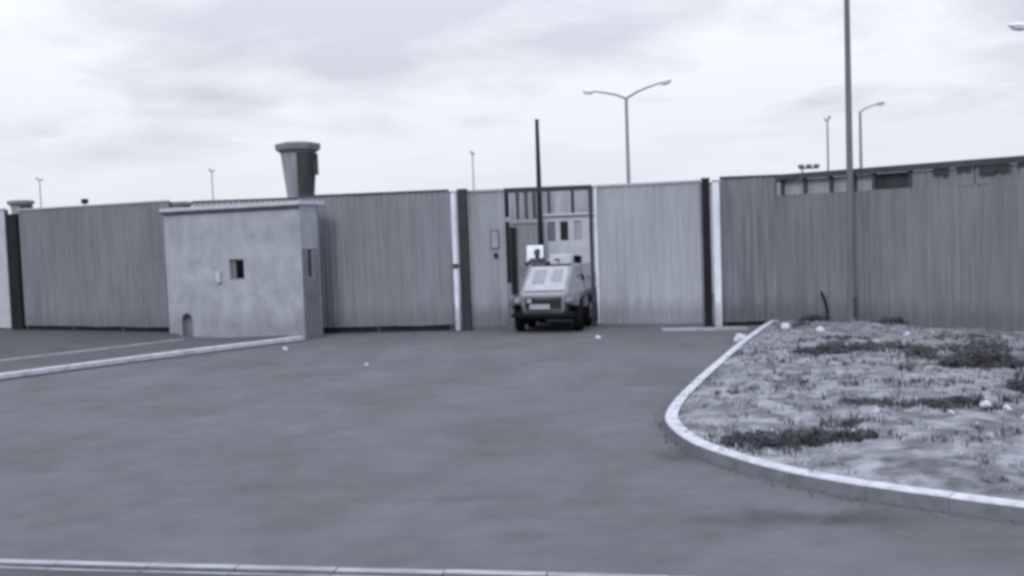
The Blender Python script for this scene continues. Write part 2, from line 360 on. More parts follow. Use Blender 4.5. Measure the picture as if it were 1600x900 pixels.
for w_ in (
    (3.45, 14.15, .60, .42, .22, 3600, 'long dark weed patch just behind the white kerb, near the kerb bend'),
    (3.95, 13.95, .38, .30, .24, 2000, 'dark leafy clump at the right end of the weed patch by the kerb'),
    (4.75, 14.15, .28, .16, .14, 300, 'small dark weed right of the long kerbside weed patch'),
    (4.95, 15.05, .25, .15, .14, 300, 'small flat dark weed a little behind the kerbside patch'),
    (5.75, 16.7, .45, .25, .12, 400, 'low dark weed in the middle of the rough ground'),
    (6.85, 16.1, .5, .28, .22, 2000, 'wide dark weed beside the pale stones at the right'),
    (9.3, 20.3, .85, .6, .46, 4500, 'large dark bush in front of the right-hand wall, near the right edge'),
    (8.75, 21.9, .35, .35, .36, 500, 'slim dark plant left of the large dark bush'),
    (10.2, 22.2, .7, .5, .4, 900, 'dark bush behind the large one, closer to the wall'),
    (7.3, 23.3, .9, .6, .28, 2400, 'broad low dark weeds in front of the tall lamp post'),
    (8.45, 23.6, .6, .5, .24, 700, 'low dark weeds right of the broad patch under the lamp post'),
    (7.75, 20.1, .14, .14, .32, 160, 'single upright dark weed standing alone mid-ground'),
    (9.15, 30.5, .55, .3, .35, 600, 'dark weeds round the bent stake at the foot of the wall'),
    (10.65, 28.6, .35, .2, .4, 400, 'dark weed against the wall right of the tall lamp post'),
    (8.75, 17.3, .3, .5, .5, 600, 'tall dark weed cut by the right edge of the view'),
    (8.0, 28.9, .4, .5, .15, 350, 'low dark weeds behind the far end of the white kerb'),
): weed(*w_)
for (cx_, cy_, n_) in ((6.0, 19, 30), (8.2, 25.5, 60), (5.4, 23.5, 30), (6.4, 13.6, 25), (8.9, 23, 60), (4.2, 17.8, 30), (11, 24.5, 60), (6.5, 21.5, 40), (7.3, 18.2, 50)):
    for _ in range(n_):
        bx, by = cx_+random.gauss(0, .7), cy_+random.gauss(0, .35)
        if inside(bx, by, poly): blades(gd, bx, by, 6, random.uniform(.05, .16), .09)
tag(gd.build('dark_grass', M['leaf_dark']), 'dark ragged grass round the weed clumps', 'grass', None, 'stuff')
# pale stones
stones = [(7.36, 15.9, 1.5, 'large pale upright stone right of the wide dark weed'), (7.6, 15.75, 1.2, 'pale stone just right of the large upright one'),
    (6.56, 15.3, .6, 'small pale stone in front of the wide dark weed'), (7.5, 14.9, 1.1, 'pale stone near the right edge of the rough ground'),
    (4.77, 14.35, 1.1, 'pale stone beside the small dark kerbside weed'), (7.7, 28.7, 1.7, 'pale stone behind the far end of the white kerb'),
    (8.3, 27.6, 1.8, 'large pale stone in front of the bent stake'), (10.0, 25.9, 1.4, 'pale stone between the lamp post and the large bush'),
    (6.3, 28.2, 1.5, 'pale stone in the road, by the far end of the right kerb'), (6.05, 27.7, 1.1, 'smaller pale stone in the road beside the right kerb'),
    (-3.66, 25.2, .8, 'lone small white stone on the open road'), (2.45, 29.5, .8, 'small white stone on the road before the right gate leaf'),
    (-6.6, 29.4, 1.0, 'pale stone on the road under the end of the left kerb'), (-12.8, 34.7, 1.0, 'pale stone in front of the guardhouse corner'),
    (5.6, 15.8, .7, 'small pale stone in front of the low middle weed')]
def rock(r_):
    bm = bmesh.new(); bmesh.ops.create_icosphere(bm, subdivisions=2, radius=r_)
    sd_ = random.uniform(0, 50)
    for v in bm.verts:
        v.co *= 1+.45*noise.noise(v.co/r_*1.1+Vector((sd_, 0, 0))); v.co.z *= .7
    me = bpy.data.meshes.new('stone'); bm.to_mesh(me); bm.free(); me.materials.append(M['stone']); return me
rocks = [rock(.09), rock(.07), rock(.11)]
for i, (x, y, s_, lab) in enumerate(stones):
    o = bpy.data.objects.new('stone', rocks[i % 3]); link(o)
    zb = hz(x, y)+.01 if inside(x, y, poly) else .03
    o.location = (x, y, zb); o.scale = (s_, s_*.8, s_); o.rotation_euler = (0, 0, random.uniform(0, 6))
    tag(o, lab, 'stone', 'pale stones lying about')
sm = MB()
for k in range(420):
    x, y = rnd_in()
    if noise.noise(Vector((x*.8, y*.8, 40))) < -.05: continue
    s_ = random.uniform(.012, .04); z = hz(x, y)
    t = [Vector((random.gauss(0, 1), random.gauss(0, 1), random.gauss(0, .6))).normalized()*s_ for _ in range(5)]
    c = Vector((x, y, z+s_*.3))
    sm.add([c+Vector((s_, 0, 0)), c+Vector((-s_*.5, s_*.9, 0)), c+Vector((-s_*.6, -s_*.8, 0)), c+Vector((0, 0, s_))+t[0]*.3, c-Vector((0, 0, s_))],
           [(0, 1, 3), (1, 2, 3), (2, 0, 3), (1, 0, 4), (2, 1, 4), (0, 2, 4)])
tag(sm.build('rubble', M['stone']), 'small pale rubble scattered over the rough ground', 'rubble', None, 'stuff')

# ------------------------------------------------------------ corrugated walls
def sheet(Lg, z0, z1, pitch=.22, amp=.035, y=0, tk=.006, x0=0):
    """trapezoid-profile sheeting along local x, ribs toward -y, joints every 5 ribs slightly lapped"""
    mb = MB(); pf = []; n = int(Lg/pitch); k = 0; x = 0
    while x < Lg:
        lap = .006 if (k//5) % 2 else 0
        for fx, fy in ((0, 0), (.3, 0), (.42, -amp), (.78, -amp), (.9, 0)):
            xx = x+fx*pitch
            if xx <= Lg: pf.append((x0+xx, y+fy-lap))
        x += pitch; k += 1
    pf.append((x0+Lg, pf[-1][1]))
    F = [(p[0], p[1]) for p in pf]; B = [(p[0], p[1]+tk) for p in pf]; m = len(F)
    # each sheet's head and foot sit a little differently
    def dz(i, t): return noise.noise(Vector((pf[i][0]*.9, t, 2)))*.02
    vs = [(F[i][0], F[i][1], z0+dz(i, 1)) for i in range(m)]+[(F[i][0], F[i][1], z1) for i in range(m)]+[(B[i][0], B[i][1], z0+dz(i, 1)) for i in range(m)]+[(B[i][0], B[i][1], z1) for i in range(m)]
    fs = []
    for i in range(m-1):
        fs += [(i, i+1, m+i+1, m+i), (2*m+i+1, 2*m+i, 3*m+i, 3*m+i+1), (m+i, m+i+1, 3*m+i+1, 3*m+i), (i+1, i, 2*m+i, 2*m+i+1)]
    fs += [(0, m, 3*m, 2*m), (m-1, 2*m-1+0, 4*m-1, 3*m-1)]
    return mb.add(vs, fs)
def wall(p0, p1, m, label, H=4.6, z0=.12, coping=None, amp=.022, pitch=.19):
    Lg, a = frame2(p0, p1); r_ = empty('corrugated_wall', (p0[0], p0[1], 0), a, label, 'wall')
    sheet(Lg, z0, H-.03, pitch, amp).build('sheeting', m, r_)
    MB().box(0, Lg, -.05, .06, H-.028, H+.03).build('coping', coping or M['coping'], r_, .006)
    MB().box(0, Lg, .05, .12, .0, z0+.06).build('foot_shade_strip', M['dark_steel'], r_)  # near-black strip standing in for the shade under the sheeting
    k = 0
    while k <= Lg+.01:
        xx = min(max(k, .08), Lg-.08)
        MB().box(xx-.06, xx+.06, .03, .17, 0, H-.03).build('back_post', M['coping'], r_); k += Lg/max(1, round(Lg/3.0))
    return r_
wall((-34, 47.0), (-19.48, 39.7), M['coping_pale'], 'pale end bay of corrugated wall at the far left edge, beyond the dark post', H=4.75, z0=.14, coping=M['coping_pale'])
wall((-18.6, 38.97), (-11.75, 35.5), M['sheet_left'], 'weathered grey corrugated wall left of the rendered guardhouse', H=4.67, z0=.27, coping=M['coping_pale'])
wall((-7.0, 34.25), (-1.95, 33.5), M['sheet_mid'], 'grey corrugated wall between guardhouse and the white post left of gate', z0=.2)
wall((6.55, 31.85), (8.3, 31.72), M['sheet_short'], 'short dark streaky wall bay beside white post right of gate', H=4.62)
# right-hand wall with an open band under the rail
Lg, a = frame2((8.3, 31.7), (19.6, 18.0))
r_ = empty('corrugated_wall', (8.3, 31.7, 0), a, 'long right-hand corrugated wall with dark rail and open slots under its top', 'wall')
sheet(Lg, .05, 3.98, .19, .02).build('sheeting', M['sheet_right'], r_)
MB().box(0, Lg, -.07, .09, 4.46, 4.64).build('coping', M['coping'], r_, .006)
MB().box(0, Lg, -.0, .07, 3.93, 4.0).build('slot_sill', M['sheet_right'], r_)
for x in (.14, .95, 1.85, 2.62, 3.25, 4.35, 6.2, 8.2, 10.2):
    MB().box(x-.05, x+.05, .012, .10, 4.0, 4.46).build('slot_post', M['coping'], r_)
for x0, x1, mm in ((.02, .94, 'pale_sheet'), (.945, 1.84, 'pale_sheet'), (1.845, 2.61, 'pale_sheet'), (2.615, 3.24, 'pale_sheet'), (3.245, 4.4, 'dark_steel2')):
    MB().box(x0, x1, .104, .12, 4.0, 4.455).build('slot_panel', M[mm], r_)
sheet(Lg-4.45, 3.99, 4.45, .19, .02, y=.02, x0=4.42).build('upper_sheeting', M['sheet_right'], r_)
for x0, x1, z in ((5.05, 5.5, 4.28), (5.7, 6.1, 4.34), (6.3, 7.1, 4.22), (7.3, 7.6, 4.33), (8.5, 9.6, 4.36)):   # torn flaps of dark felt under the rail
    mb = MB(); n = 9
    pts = [(x0+(x1-x0)*i/n, z+random.uniform(-.07, .08)) for i in range(n+1)]
    mb.add([(p[0], -.045, p[1]) for p in pts]+[(p[0], -.045, 4.459) for p in pts]+[(p[0], -.037, p[1]) for p in pts]+[(p[0], -.037, 4.459) for p in pts],
           [(i, i+1, n+2+i, n+1+i) for i in range(n)]+[(2*n+3+i, 2*n+2+i, 3*n+3+i, 3*n+4+i) for i in range(n)]+[(i+1, i, 2*n+2+i, 2*n+3+i) for i in range(n)])
    mb.build('felt_flap', M['dark_steel2'], r_)
for x in (0.1, 3, 6, 9): MB().box(x-.06, x+.06, .124, .24, 0, 4.46).build('back_post', M['coping'], r_)
# dark columns and white posts
def post(x, y, w, d, z1, m, name, label, cat='post', rz=-.2, cap=True):
    r_ = empty(name, (x, y, 0), rz, label, cat)
    MB().box(-w/2, w/2, -d/2, d/2, 0, z1).build('shaft', m, r_, .008)
    if cap: MB().box(-w/2-.015, w/2+.015, -d/2-.015, d/2+.015, z1+.001, z1+.03).build('cap', M['coping'], r_)
    MB().box(-w/2-.05, w/2+.05, -d/2-.05, d/2+.05, 0, .02).build('base_plate', M['dark_steel'], r_)
    return r_
post(-18.93, 39.25, .56, .3, 4.5, M['dark_steel'], 'steel_column', 'wide near-black steel column at the far left, between two wall bays', 'column', -.45)
post(-1.52, 33.62, .29, .25, 4.6, M['dark_steel2'], 'steel_column', 'dark steel column right of the white post, left side of gate', 'column')
post(6.12, 31.93, .25, .25, 4.6, M['dark_steel'], 'steel_column', 'near-black steel column against right gate leaf, left of white post', 'column')
w1 = post(-1.80, 33.36, .13, .12, 4.52, M['white_paint'], 'white_post', 'flaking white painted post left of the gate, with a break halfway up')
MB().box(-.09, .09, -.075, .075, 2.05, 2.2).build('collar', M['coping'], w1)
w2 = post(6.37, 31.62, .2, .12, 4.5, M['white_paint'], 'white_post', 'wide white painted post right of the gate')
# ------------------------------------------------------------ gate
GD = math.atan2(-1.6, 7.6)
def gate_leaf(p0, p1, m, label):
    Lg, a = frame2(p0, p1); r_ = empty('gate_leaf', (p0[0], p0[1], 0), a, label, 'gate')
    sheet(Lg, .1, 4.5, .19, .02).build('sheeting', m, r_)
    MB().box(0, Lg, -.05, .05, 4.502, 4.58).box(0, Lg, .01, .06, .05, .16).box(0, .06, .012, .07, .16, 4.5).box(Lg-.06, Lg, .012, .07, .16, 4.5).build('frame', m, r_, .004)
    return r_, Lg
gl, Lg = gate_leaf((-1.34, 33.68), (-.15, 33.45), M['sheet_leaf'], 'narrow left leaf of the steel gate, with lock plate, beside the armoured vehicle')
MB().box(Lg-.48, Lg-.46, -.055, -.03, 2.65, 3.25).box(Lg-.24, Lg-.22, -.055, -.03, 2.65, 3.25).box(Lg-.46, Lg-.24, -.055, -.03, 3.23, 3.25).box(Lg-.46, Lg-.24, -.055, -.03, 2.65, 2.67).build('hatch_frame', M['coping'], gl)
MB().box(Lg-.459, Lg-.241, -.05, -.031, 2.671, 3.229).build('hatch', M['pale_sheet'], gl)
MB().box(Lg-.40, Lg-.27, -.08, -.031, 2.35, 2.5).build('lock', M['dark_steel'], gl, .01)
gr, Lr = gate_leaf((2.78, 33.2), (5.98, 32.02), M['sheet_gate'], 'wide pale right leaf of the steel gate')
MB().box(0.0, .07, -.075, -.035, .1, 4.5).build('edge_strip', M['white_paint'], gr)
gf = empty('gateway_portal', (-.15, 33.5, 0), math.atan2(-.3, 2.8), 'dark steel portal framing the open gateway round the armoured vehicle', 'gate frame')
MB().box(0, .13, -.02, .16, 1.5, 3.5).build('jamb', M['dark_steel'], gf)
MB().box(0, .13, -.02, .16, 3.66, 4.44).build('jamb', M['dark_steel'], gf)
MB().box(-.01, .14, -.03, .17, 3.502, 3.658).build('hinge_plate', M['pale_sheet'], gf)
MB().box(0, .13, -.02, .16, 0, 1.498).build('jamb_foot', M['sheet_mid'], gf)
MB().box(2.74, 2.86, -.02, .16, 0, 4.44).build('jamb', M['dark_steel2'], gf)
MB().box(0, 2.86, -.02, .16, 4.445, 4.6).build('lintel', M['dark_steel2'], gf)
# ------------------------------------------------------------ inside the gate
r_ = empty('corrugated_wall', (-14, 45.5, 0), 0, 'inner corrugated wall seen through the open gateway', 'wall')
sheet(32, .1, 4.95, .24, .04).build('sheeting', M['sheet_inner'], r_)
MB().box(0, 32, -.05, .06, 4.951, 5.03).build('coping', M['coping'], r_)
for x in (14.35, 14.75, 15.1, 15.75, 16.8): MB().box(x-.05, x+.05, -.14, -.045, 0, 4.94).build('front_post', M['dark_steel2'], r_)
r_ = empty('inner_gate', (.02, 41.9, 0), 0, 'grey inner gate leaf with pale top rail left of the white checkpoint hut', 'gate')
sheet(1.42, .1, 3.5, .2, .03).build('sheeting', M['sheet_inner_dark'], r_)
MB().box(0, 1.42, -.06, .06, 3.502, 3.66).build('top_rail', M['pale_sheet'], r_)
MB().box(-.02, .22, -.12, -.04, 0, 3.35).build('stile', M['dark_steel'], r_)
h = empty('checkpoint_hut', (1.5, 42.2, 0), 0, 'white checkpoint hut with three upright windows inside the gate', 'hut')
wb = MB(); wins = [(.06, .36), (.57, .90), (1.13, 1.47)]
xs = [0]+[q for w_ in wins for q in w_]+[2.6]
for k in range(0, len(xs), 2): wb.box(xs[k], xs[k+1], 0, .12, 2.73, 3.52)
wb.box(0, 2.6, 0, .12, 0, 2.73).box(0, 2.6, 0, .12, 3.52, 3.75).box(0, .12, .12, 2.4, 0, 3.75).box(2.48, 2.6, .12, 2.4, 0, 3.75).box(.12, 2.48, 2.28, 2.4, 0, 3.75)
wb.build('wall', mat('hut_paint', .36, .44, .7, (1, 1, 1), 2, 5), h)
MB().box(-.08, 2.7, -.1, 2.5, 3.752, 3.85).build('roof', M['coping_pale'], h, .01)
for (x0, x1), mm in zip(wins, ('concrete_dark', 'glass', 'sheet_inner')):
    w_ = MB().box(x0, x0+.03, .03, .08, 2.732, 3.518).box(x1-.03, x1, .03, .08, 2.732, 3.518).box(x0+.03, x1-.03, .03, .08, 2.732, 2.762).box(x0+.03, x1-.03, .03, .08, 3.488, 3.518).build('window', M['coping'] if mm != 'sheet_inner' else M['sheet_inner'], h)
    MB().box(x0+.03, x1-.03, .05, .06, 2.762, 3.488).build('pane', M[mm], w_)
ms = empty('mast', (1.07, 35.9, 0), 0, 'tall dark tarred mast rising behind the armoured vehicle in the gateway', 'mast')
MB().tube([(0, 0, 0), (0, 0, 2), (0, 0, 5), (0, 0, 7)], [.12, .11, .085, .065], 12).build('pole', M['mast'], ms)
MB().tube([(0, 0, 7.001), (0, 0, 7.05)], [.075, .06], 12).build('cap', M['dark_steel'], ms)

# ------------------------------------------------------------ guardhouse
A_, B_ = (-11.85, 35.2), (-6.6, 32.3); GL, ga = frame2(A_, B_)
gh = empty('guardhouse', (A_[0], A_[1], 0), ga, 'square rendered concrete guardhouse with flat roof and small dark window', 'guardhouse')
DEP = .8; t = .25
WX0, WX1, WZ0, WZ1 = 2.93, 3.56, 1.92, 2.6
AX0, AX1, AZ1 = .6, 1.12, .8
def cutwall():
    mb = MB()
    mb.box(0, WX0, 0, t, .9, 4.26); mb.box(WX1, GL, 0, t, .9, 4.26)
    mb.box(WX0, WX1, 0, t, .9, WZ0); mb.box(WX0, WX1, 0, t, WZ1, 4.26)
    # foot of the wall with the round-topped opening
    n = 8; cxm = (AX0+AX1)/2; ra = (AX1-AX0)/2; zc = AZ1-ra
    arc = [(cxm-ra*math.cos(math.pi*k/n), zc+ra*math.sin(math.pi*k/n)) for k in range(n+1)]
    prof = [(0, 0), (AX0, 0)]+arc+[(AX1, 0), (GL, 0), (GL, .9), (0, .9)]
    m = len(prof)
    mb.add([(p[0], 0, p[1]) for p in prof]+[(p[0], t, p[1]) for p in prof], [list(range(m)), list(range(m, 2*m))[::-1]]+[(i, (i+1) % m, m+(i+1) % m, m+i) for i in range(m)])
    return mb
fw = cutwall()
fw.box(0, t, t, DEP+.4, 0, 4.26)
SW0, SW1, SZ0, SZ1 = .32, .54, 1.95, 2.85
fw.box(GL-t, GL, t, SW0, 0, 4.26).box(GL-t, GL, SW1, DEP, 0, 4.26).box(GL-t, GL, SW0, SW1, 0, SZ0).box(GL-t, GL, SW0, SW1, SZ1, 4.26)
fw.box(t, GL-t, DEP+.2, DEP+.4, 0, 4.26)
fw.build('wall', M['concrete'], gh)
MB().box(-.1, GL+.05, -.1, DEP+.42, 4.262, 4.38).build('roof', M['coping_pale'], gh, .015)
MB().box(-.07, GL+.03, -.08, -.02, 4.18, 4.26).build('roof_lip_shade', M['coping'], gh)  # dark strip standing in for the shadow under the roof lip
win = MB().box(WX0, WX0+.05, .06, .14, WZ0, WZ1).box(WX1-.05, WX1, .06, .14, WZ0, WZ1).box(WX0+.05, WX1-.05, .06, .14, WZ0, WZ0+.05).box(WX0+.05, WX1-.05, .06, .14, WZ1-.05, WZ1).build('window', M['concrete_dark'], gh)
MB().box(WX0+.05, WX1-.05, .12, .13, WZ0+.05, WZ1-.05).build('pane', M['hole'], win)
MB().box(WX0+.05, WX0+.05+(WX1-WX0-.1)*.28, .09, .105, WZ0+.05, WZ1-.05).build('shutter', M['concrete_dark'], win)
MB().box(AX0-.02, AX1+.02, t-.06, t+.02, 0, AZ1).build('vent_hole', M['concrete_dark'], gh)
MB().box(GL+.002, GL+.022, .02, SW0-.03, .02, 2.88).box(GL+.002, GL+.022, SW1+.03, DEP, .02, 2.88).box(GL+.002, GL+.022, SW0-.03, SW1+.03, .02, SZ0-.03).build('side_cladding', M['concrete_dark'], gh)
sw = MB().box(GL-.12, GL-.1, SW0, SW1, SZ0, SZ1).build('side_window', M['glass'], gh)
bx0, bx1 = 2.38, 2.55
MB().box(bx0, bx1, -.1, -.001, 1.85, 2.2).build('wall_box', M['coping_pale'], gh, .01)

# ------------------------------------------------------------ watchtowers
def ngon(n, r_, z, rot=0, cx=0, cy=0): return [(cx+r_*math.cos(rot+2*math.pi*k/n), cy+r_*math.sin(rot+2*math.pi*k/n), z) for k in range(n)]
def tower(x, y, label, rz=0, sz=1):
    r_ = empty('watchtower', (x, y, 0), rz, label, 'watchtower', 'concrete watchtowers behind the wall')
    MB().loft([ngon(6, .95, 0), ngon(6, .74, 5.2), ngon(6, .74, 5.7), ngon(6, .98, 7.9), ngon(6, 1.02, 8.2)]).build('shaft', M['tower'], r_)
    MB().loft([ngon(6, 1.05, 8.201), ngon(6, 1.27, 8.35), ngon(6, 1.3, 8.55), ngon(6, 1.3, 8.7), ngon(6, .9, 8.78)]).build('roof', M['concrete_dark'], r_)
    # dark panel painting the shaded side over the right-hand facets
    q = []
    for zb, rr in ((5.2, .80), (8.15, 1.06)):
        q.append([Vector(p) for p in ngon(6, rr, zb)])
    mb = MB()
    for k in (5, 4):
        a0, a1, b0, b1 = q[0][k], q[0][(k+1) % 6], q[1][k], q[1][(k+1) % 6]
        c0 = Vector((0, 0, 5.2)); c1 = Vector((0, 0, 8.15))
        if k == 4: a0 = a0.lerp(a1, .45); b0 = b0.lerp(b1, .45)
        mb.add([a0, a1, b1, b0, a0.lerp(c0, .12), a1.lerp(c0, .12), b1.lerp(c1, .12), b0.lerp(c1, .12)],
               [(0, 1, 2, 3), (5, 4, 7, 6), (4, 5, 1, 0), (3, 2, 6, 7), (4, 0, 3, 7), (1, 5, 6, 2)])
    mb.build('shade_panel', M['tower_dark'], r_)
    MB().box(.55, 1.12, -.35, .25, 6.9, 8.1).build('shade_bay', M['tower_dark'], r_)
    r_.scale.z = sz
    return r_
tower(-12.17, 60, 'tall flared concrete watchtower rising behind the guardhouse', R(8))
tower(-50.3, 106, 'distant watchtower whose roof just shows over the wall near the left edge', R(20), .93)
tower(-35.7, 112, 'distant watchtower whose roof barely shows left above the guardhouse', R(33), .875)

# ------------------------------------------------------------ lamps
def lamp_head(parent, x, z, s=1, sx=1):
    """lantern pointing along +-x, on the end of an arm"""
    mb = MB(); n = 10; rings = []
    for tt, w_, h_ in ((-.02, .05, .04), (.08, .12, .07), (.3, .16, .09), (.5, .13, .07), (.6, .05, .03)):
        rings.append([(x+sx*tt*s, w_*s*math.cos(2*math.pi*k/n), z+.1*tt+h_*s*math.sin(2*math.pi*k/n)+.02) for k in range(n)])
    hd = mb.loft(rings, 0, True).build('lantern', M['galv'] if s < .9 else M['lamp'], parent)
    mb = MB(); rings = []
    for tt, w_, h_ in ((.05, .08, .04), (.25, .14, .09), (.45, .11, .07), (.52, .04, .03)):
        rings.append([(x+sx*tt*s, w_*s*math.cos(2*math.pi*k/n), z-.05*s+.1*tt+h_*s*math.sin(2*math.pi*k/n)) for k in range(n)])
    mb.loft(rings, 0, True).build('bowl', M['lamp'], hd)
def lamp(x, y, H, heads, rz, label, m='galv', r0=.11, arm=1.75, rise=.55, s=1.0, grp='street lamps along the prison wall'):
    r_ = empty('street_lamp', (x, y, 0), rz, label, 'street lamp', grp)
    MB().tube([(0, 0, 0), (0, 0, 1.2), (0, 0, 1.3), (0, 0, H)], [r0*1.3, r0*1.3, r0, r0*.62], 12).build('pole', M[m], r_)
    MB().box(-r0*.5, r0*.5, -r0*1.35, -r0*1.2, .4, .95).build('access_door', M['coping'], r_)
    for k in heads:
        MB().tube([(0, 0, H-.02), (k*arm*.3, 0, H+rise*.42), (k*arm*.7, 0, H+rise*.8), (k*arm, 0, H+rise)], [.05, .045, .04, .035], 8).build('arm', M[m], r_)
        lamp_head(r_, k*arm, H+rise, s, k)
    return r_
lamp(5.5, 47, 9.05, (1, -1), -.63, 'double-armed street lamp standing behind the pale right gate leaf', arm=1.72, s=1.0, rise=.48)
lamp(18.95, 34, 9.08, (1, -1), -.3, 'street lamp at the right edge whose white lantern reaches into view', arm=1.5, s=1.1, rise=.3)
lamp(9.72, 29.25, 12.2, (1, -1), .3, 'tall thick lamp post standing in front of the right-hand wall', 'galv_dark', arm=1.6, r0=.105, s=1.1)
lamp(20.6, 60, 9.4, (1,), .1, 'street lamp with one arm to the right, behind the tall lamp post', arm=1.0, s=.85, r0=.12, rise=.4)
lamp(21.8, 70, 9.9, (1, -1), 1.45, 'thin street lamp seen edge-on just left of the tall lamp post', arm=.5, s=.7, r0=.09, rise=.12)
lamp(-2.7, 80, 9.2, (1, -1), 1.5, 'faint far street lamp above the left side of the gate', arm=.5, s=.7, r0=.07, rise=.12)
lamp(-23.0, 80, 8.6, (1, -1), 1.6, 'faint far street lamp left of the flared watchtower', arm=.4, s=.6, r0=.06, rise=.1)
lamp(-36.4, 80, 8.4, (1, -1), 1.7, 'faint far street lamp near the left edge of the view', arm=.4, s=.6, r0=.06, rise=.1)
# floodlights on the walls
f = empty('floodlight', (-15.75, 38.2, 0), .3, 'small dark floodlight peeping over the weathered wall on the left', 'floodlight')
MB().tube([(0, 0, 0), (0, 0, 4.78)], .03, 8).build('pole', M['galv'], f)
MB().box(-.12, .12, -.08, .08, 4.78, 4.96).build('lamp_body', M['dark_steel'], f, .02)
f = empty('floodlight', (11.7, 40, 0), .0, 'dark bar of floodlights on a stub post above the right-hand wall', 'floodlight')
MB().tube([(-.25, 0, 0), (-.25, 0, 5.2)], .035, 8).build('pole', M['galv'], f)
MB().box(-.38, .38, -.03, .03, 5.2, 5.26).build('crossbar', M['galv_dark'], f)
for x in (-.3, 0, .3): MB().box(x-.1, x+.1, -.1, .08, 5.262, 5.37).build('lamp_body', M['galv_dark'], f, .015)

# bent stake by the wall
k = empty('bent_stake', (9.3, 30.4, 0), 0, 'dark bent stake sticking out of weeds by the right-hand wall', 'stake')
MB().tube([(.08, 0, .05), (.06, 0, .5), (-.02, 0, .85), (-.12, 0, 1.08)], [.055, .05, .045, .035], 8).build('stake', M['mast'], k)

# ------------------------------------------------------------ armoured vehicle
YAW = R(-15)
av = empty('armoured_vehicle', (1.57, 34.0, 0), YAW, 'pale six-wheeled armoured personnel carrier nosing out through the gate', 'armoured vehicle')
def sec(y, hb, zb, hm, zm, ht, zt): return [(-hb, y, zb), (-hm, y, zm), (-ht, y, zt), (ht, y, zt), (hm, y, zm), (hb, y, zb)]
MB().loft([sec(-2.38, .60, .62, .72, .98, .66, 1.18), sec(-2.25, .64, .55, .78, 1.05, .72, 1.24), sec(-1.15, .85, .5, 1.08, 1.22, .70, 2.03),
           sec(1.9, .85, .5, 1.08, 1.22, .72, 2.05), sec(2.3, .8, .6, 1.0, 1.2, .68, 1.9)]).build('hull', M['hull'], av, .012)
# glacis cover plate (pale) lying on the sloped front: from (y -2.25,z 1.26) to (y -1.15,z 2.03)
def gp_(u, s_, off=.012):   # u half width, s_ 0..1 up the slope
    y = -2.25+1.10*s_; z = 1.26+.77*s_; n_ = Vector((0, -.77, 1.10)).normalized()*off
    return Vector((u, y, z))+n_
def slab(u0, u1, u2, u3, s0, s1, o0, o1, mb):
    a = [gp_(u0, s0, o0), gp_(u1, s0, o0), gp_(u3, s1, o0), gp_(u2, s1, o0)]; b = [gp_(u0, s0, o1), gp_(u1, s0, o1), gp_(u3, s1, o1), gp_(u2, s1, o1)]
    return mb.add(a+b, [(3, 2, 1, 0), (4, 5, 6, 7), (0, 1, 5, 4), (1, 2, 6, 5), (2, 3, 7, 6), (3, 0, 4, 7)])
slab(-.66, .66, -.60, .60, .04, .96, .002, .03, MB()).build('bonnet', M['hull_pale'], av, .008)
slab(-.46, -.08, -.42, -.08, .30, .82, .031, .045, MB()).build('louvre_panel', M['hull'], av)
slab(.14, .48, .14, .44, .38, .82, .031, .045, MB()).build('vision_hatch', M['hull'], av)
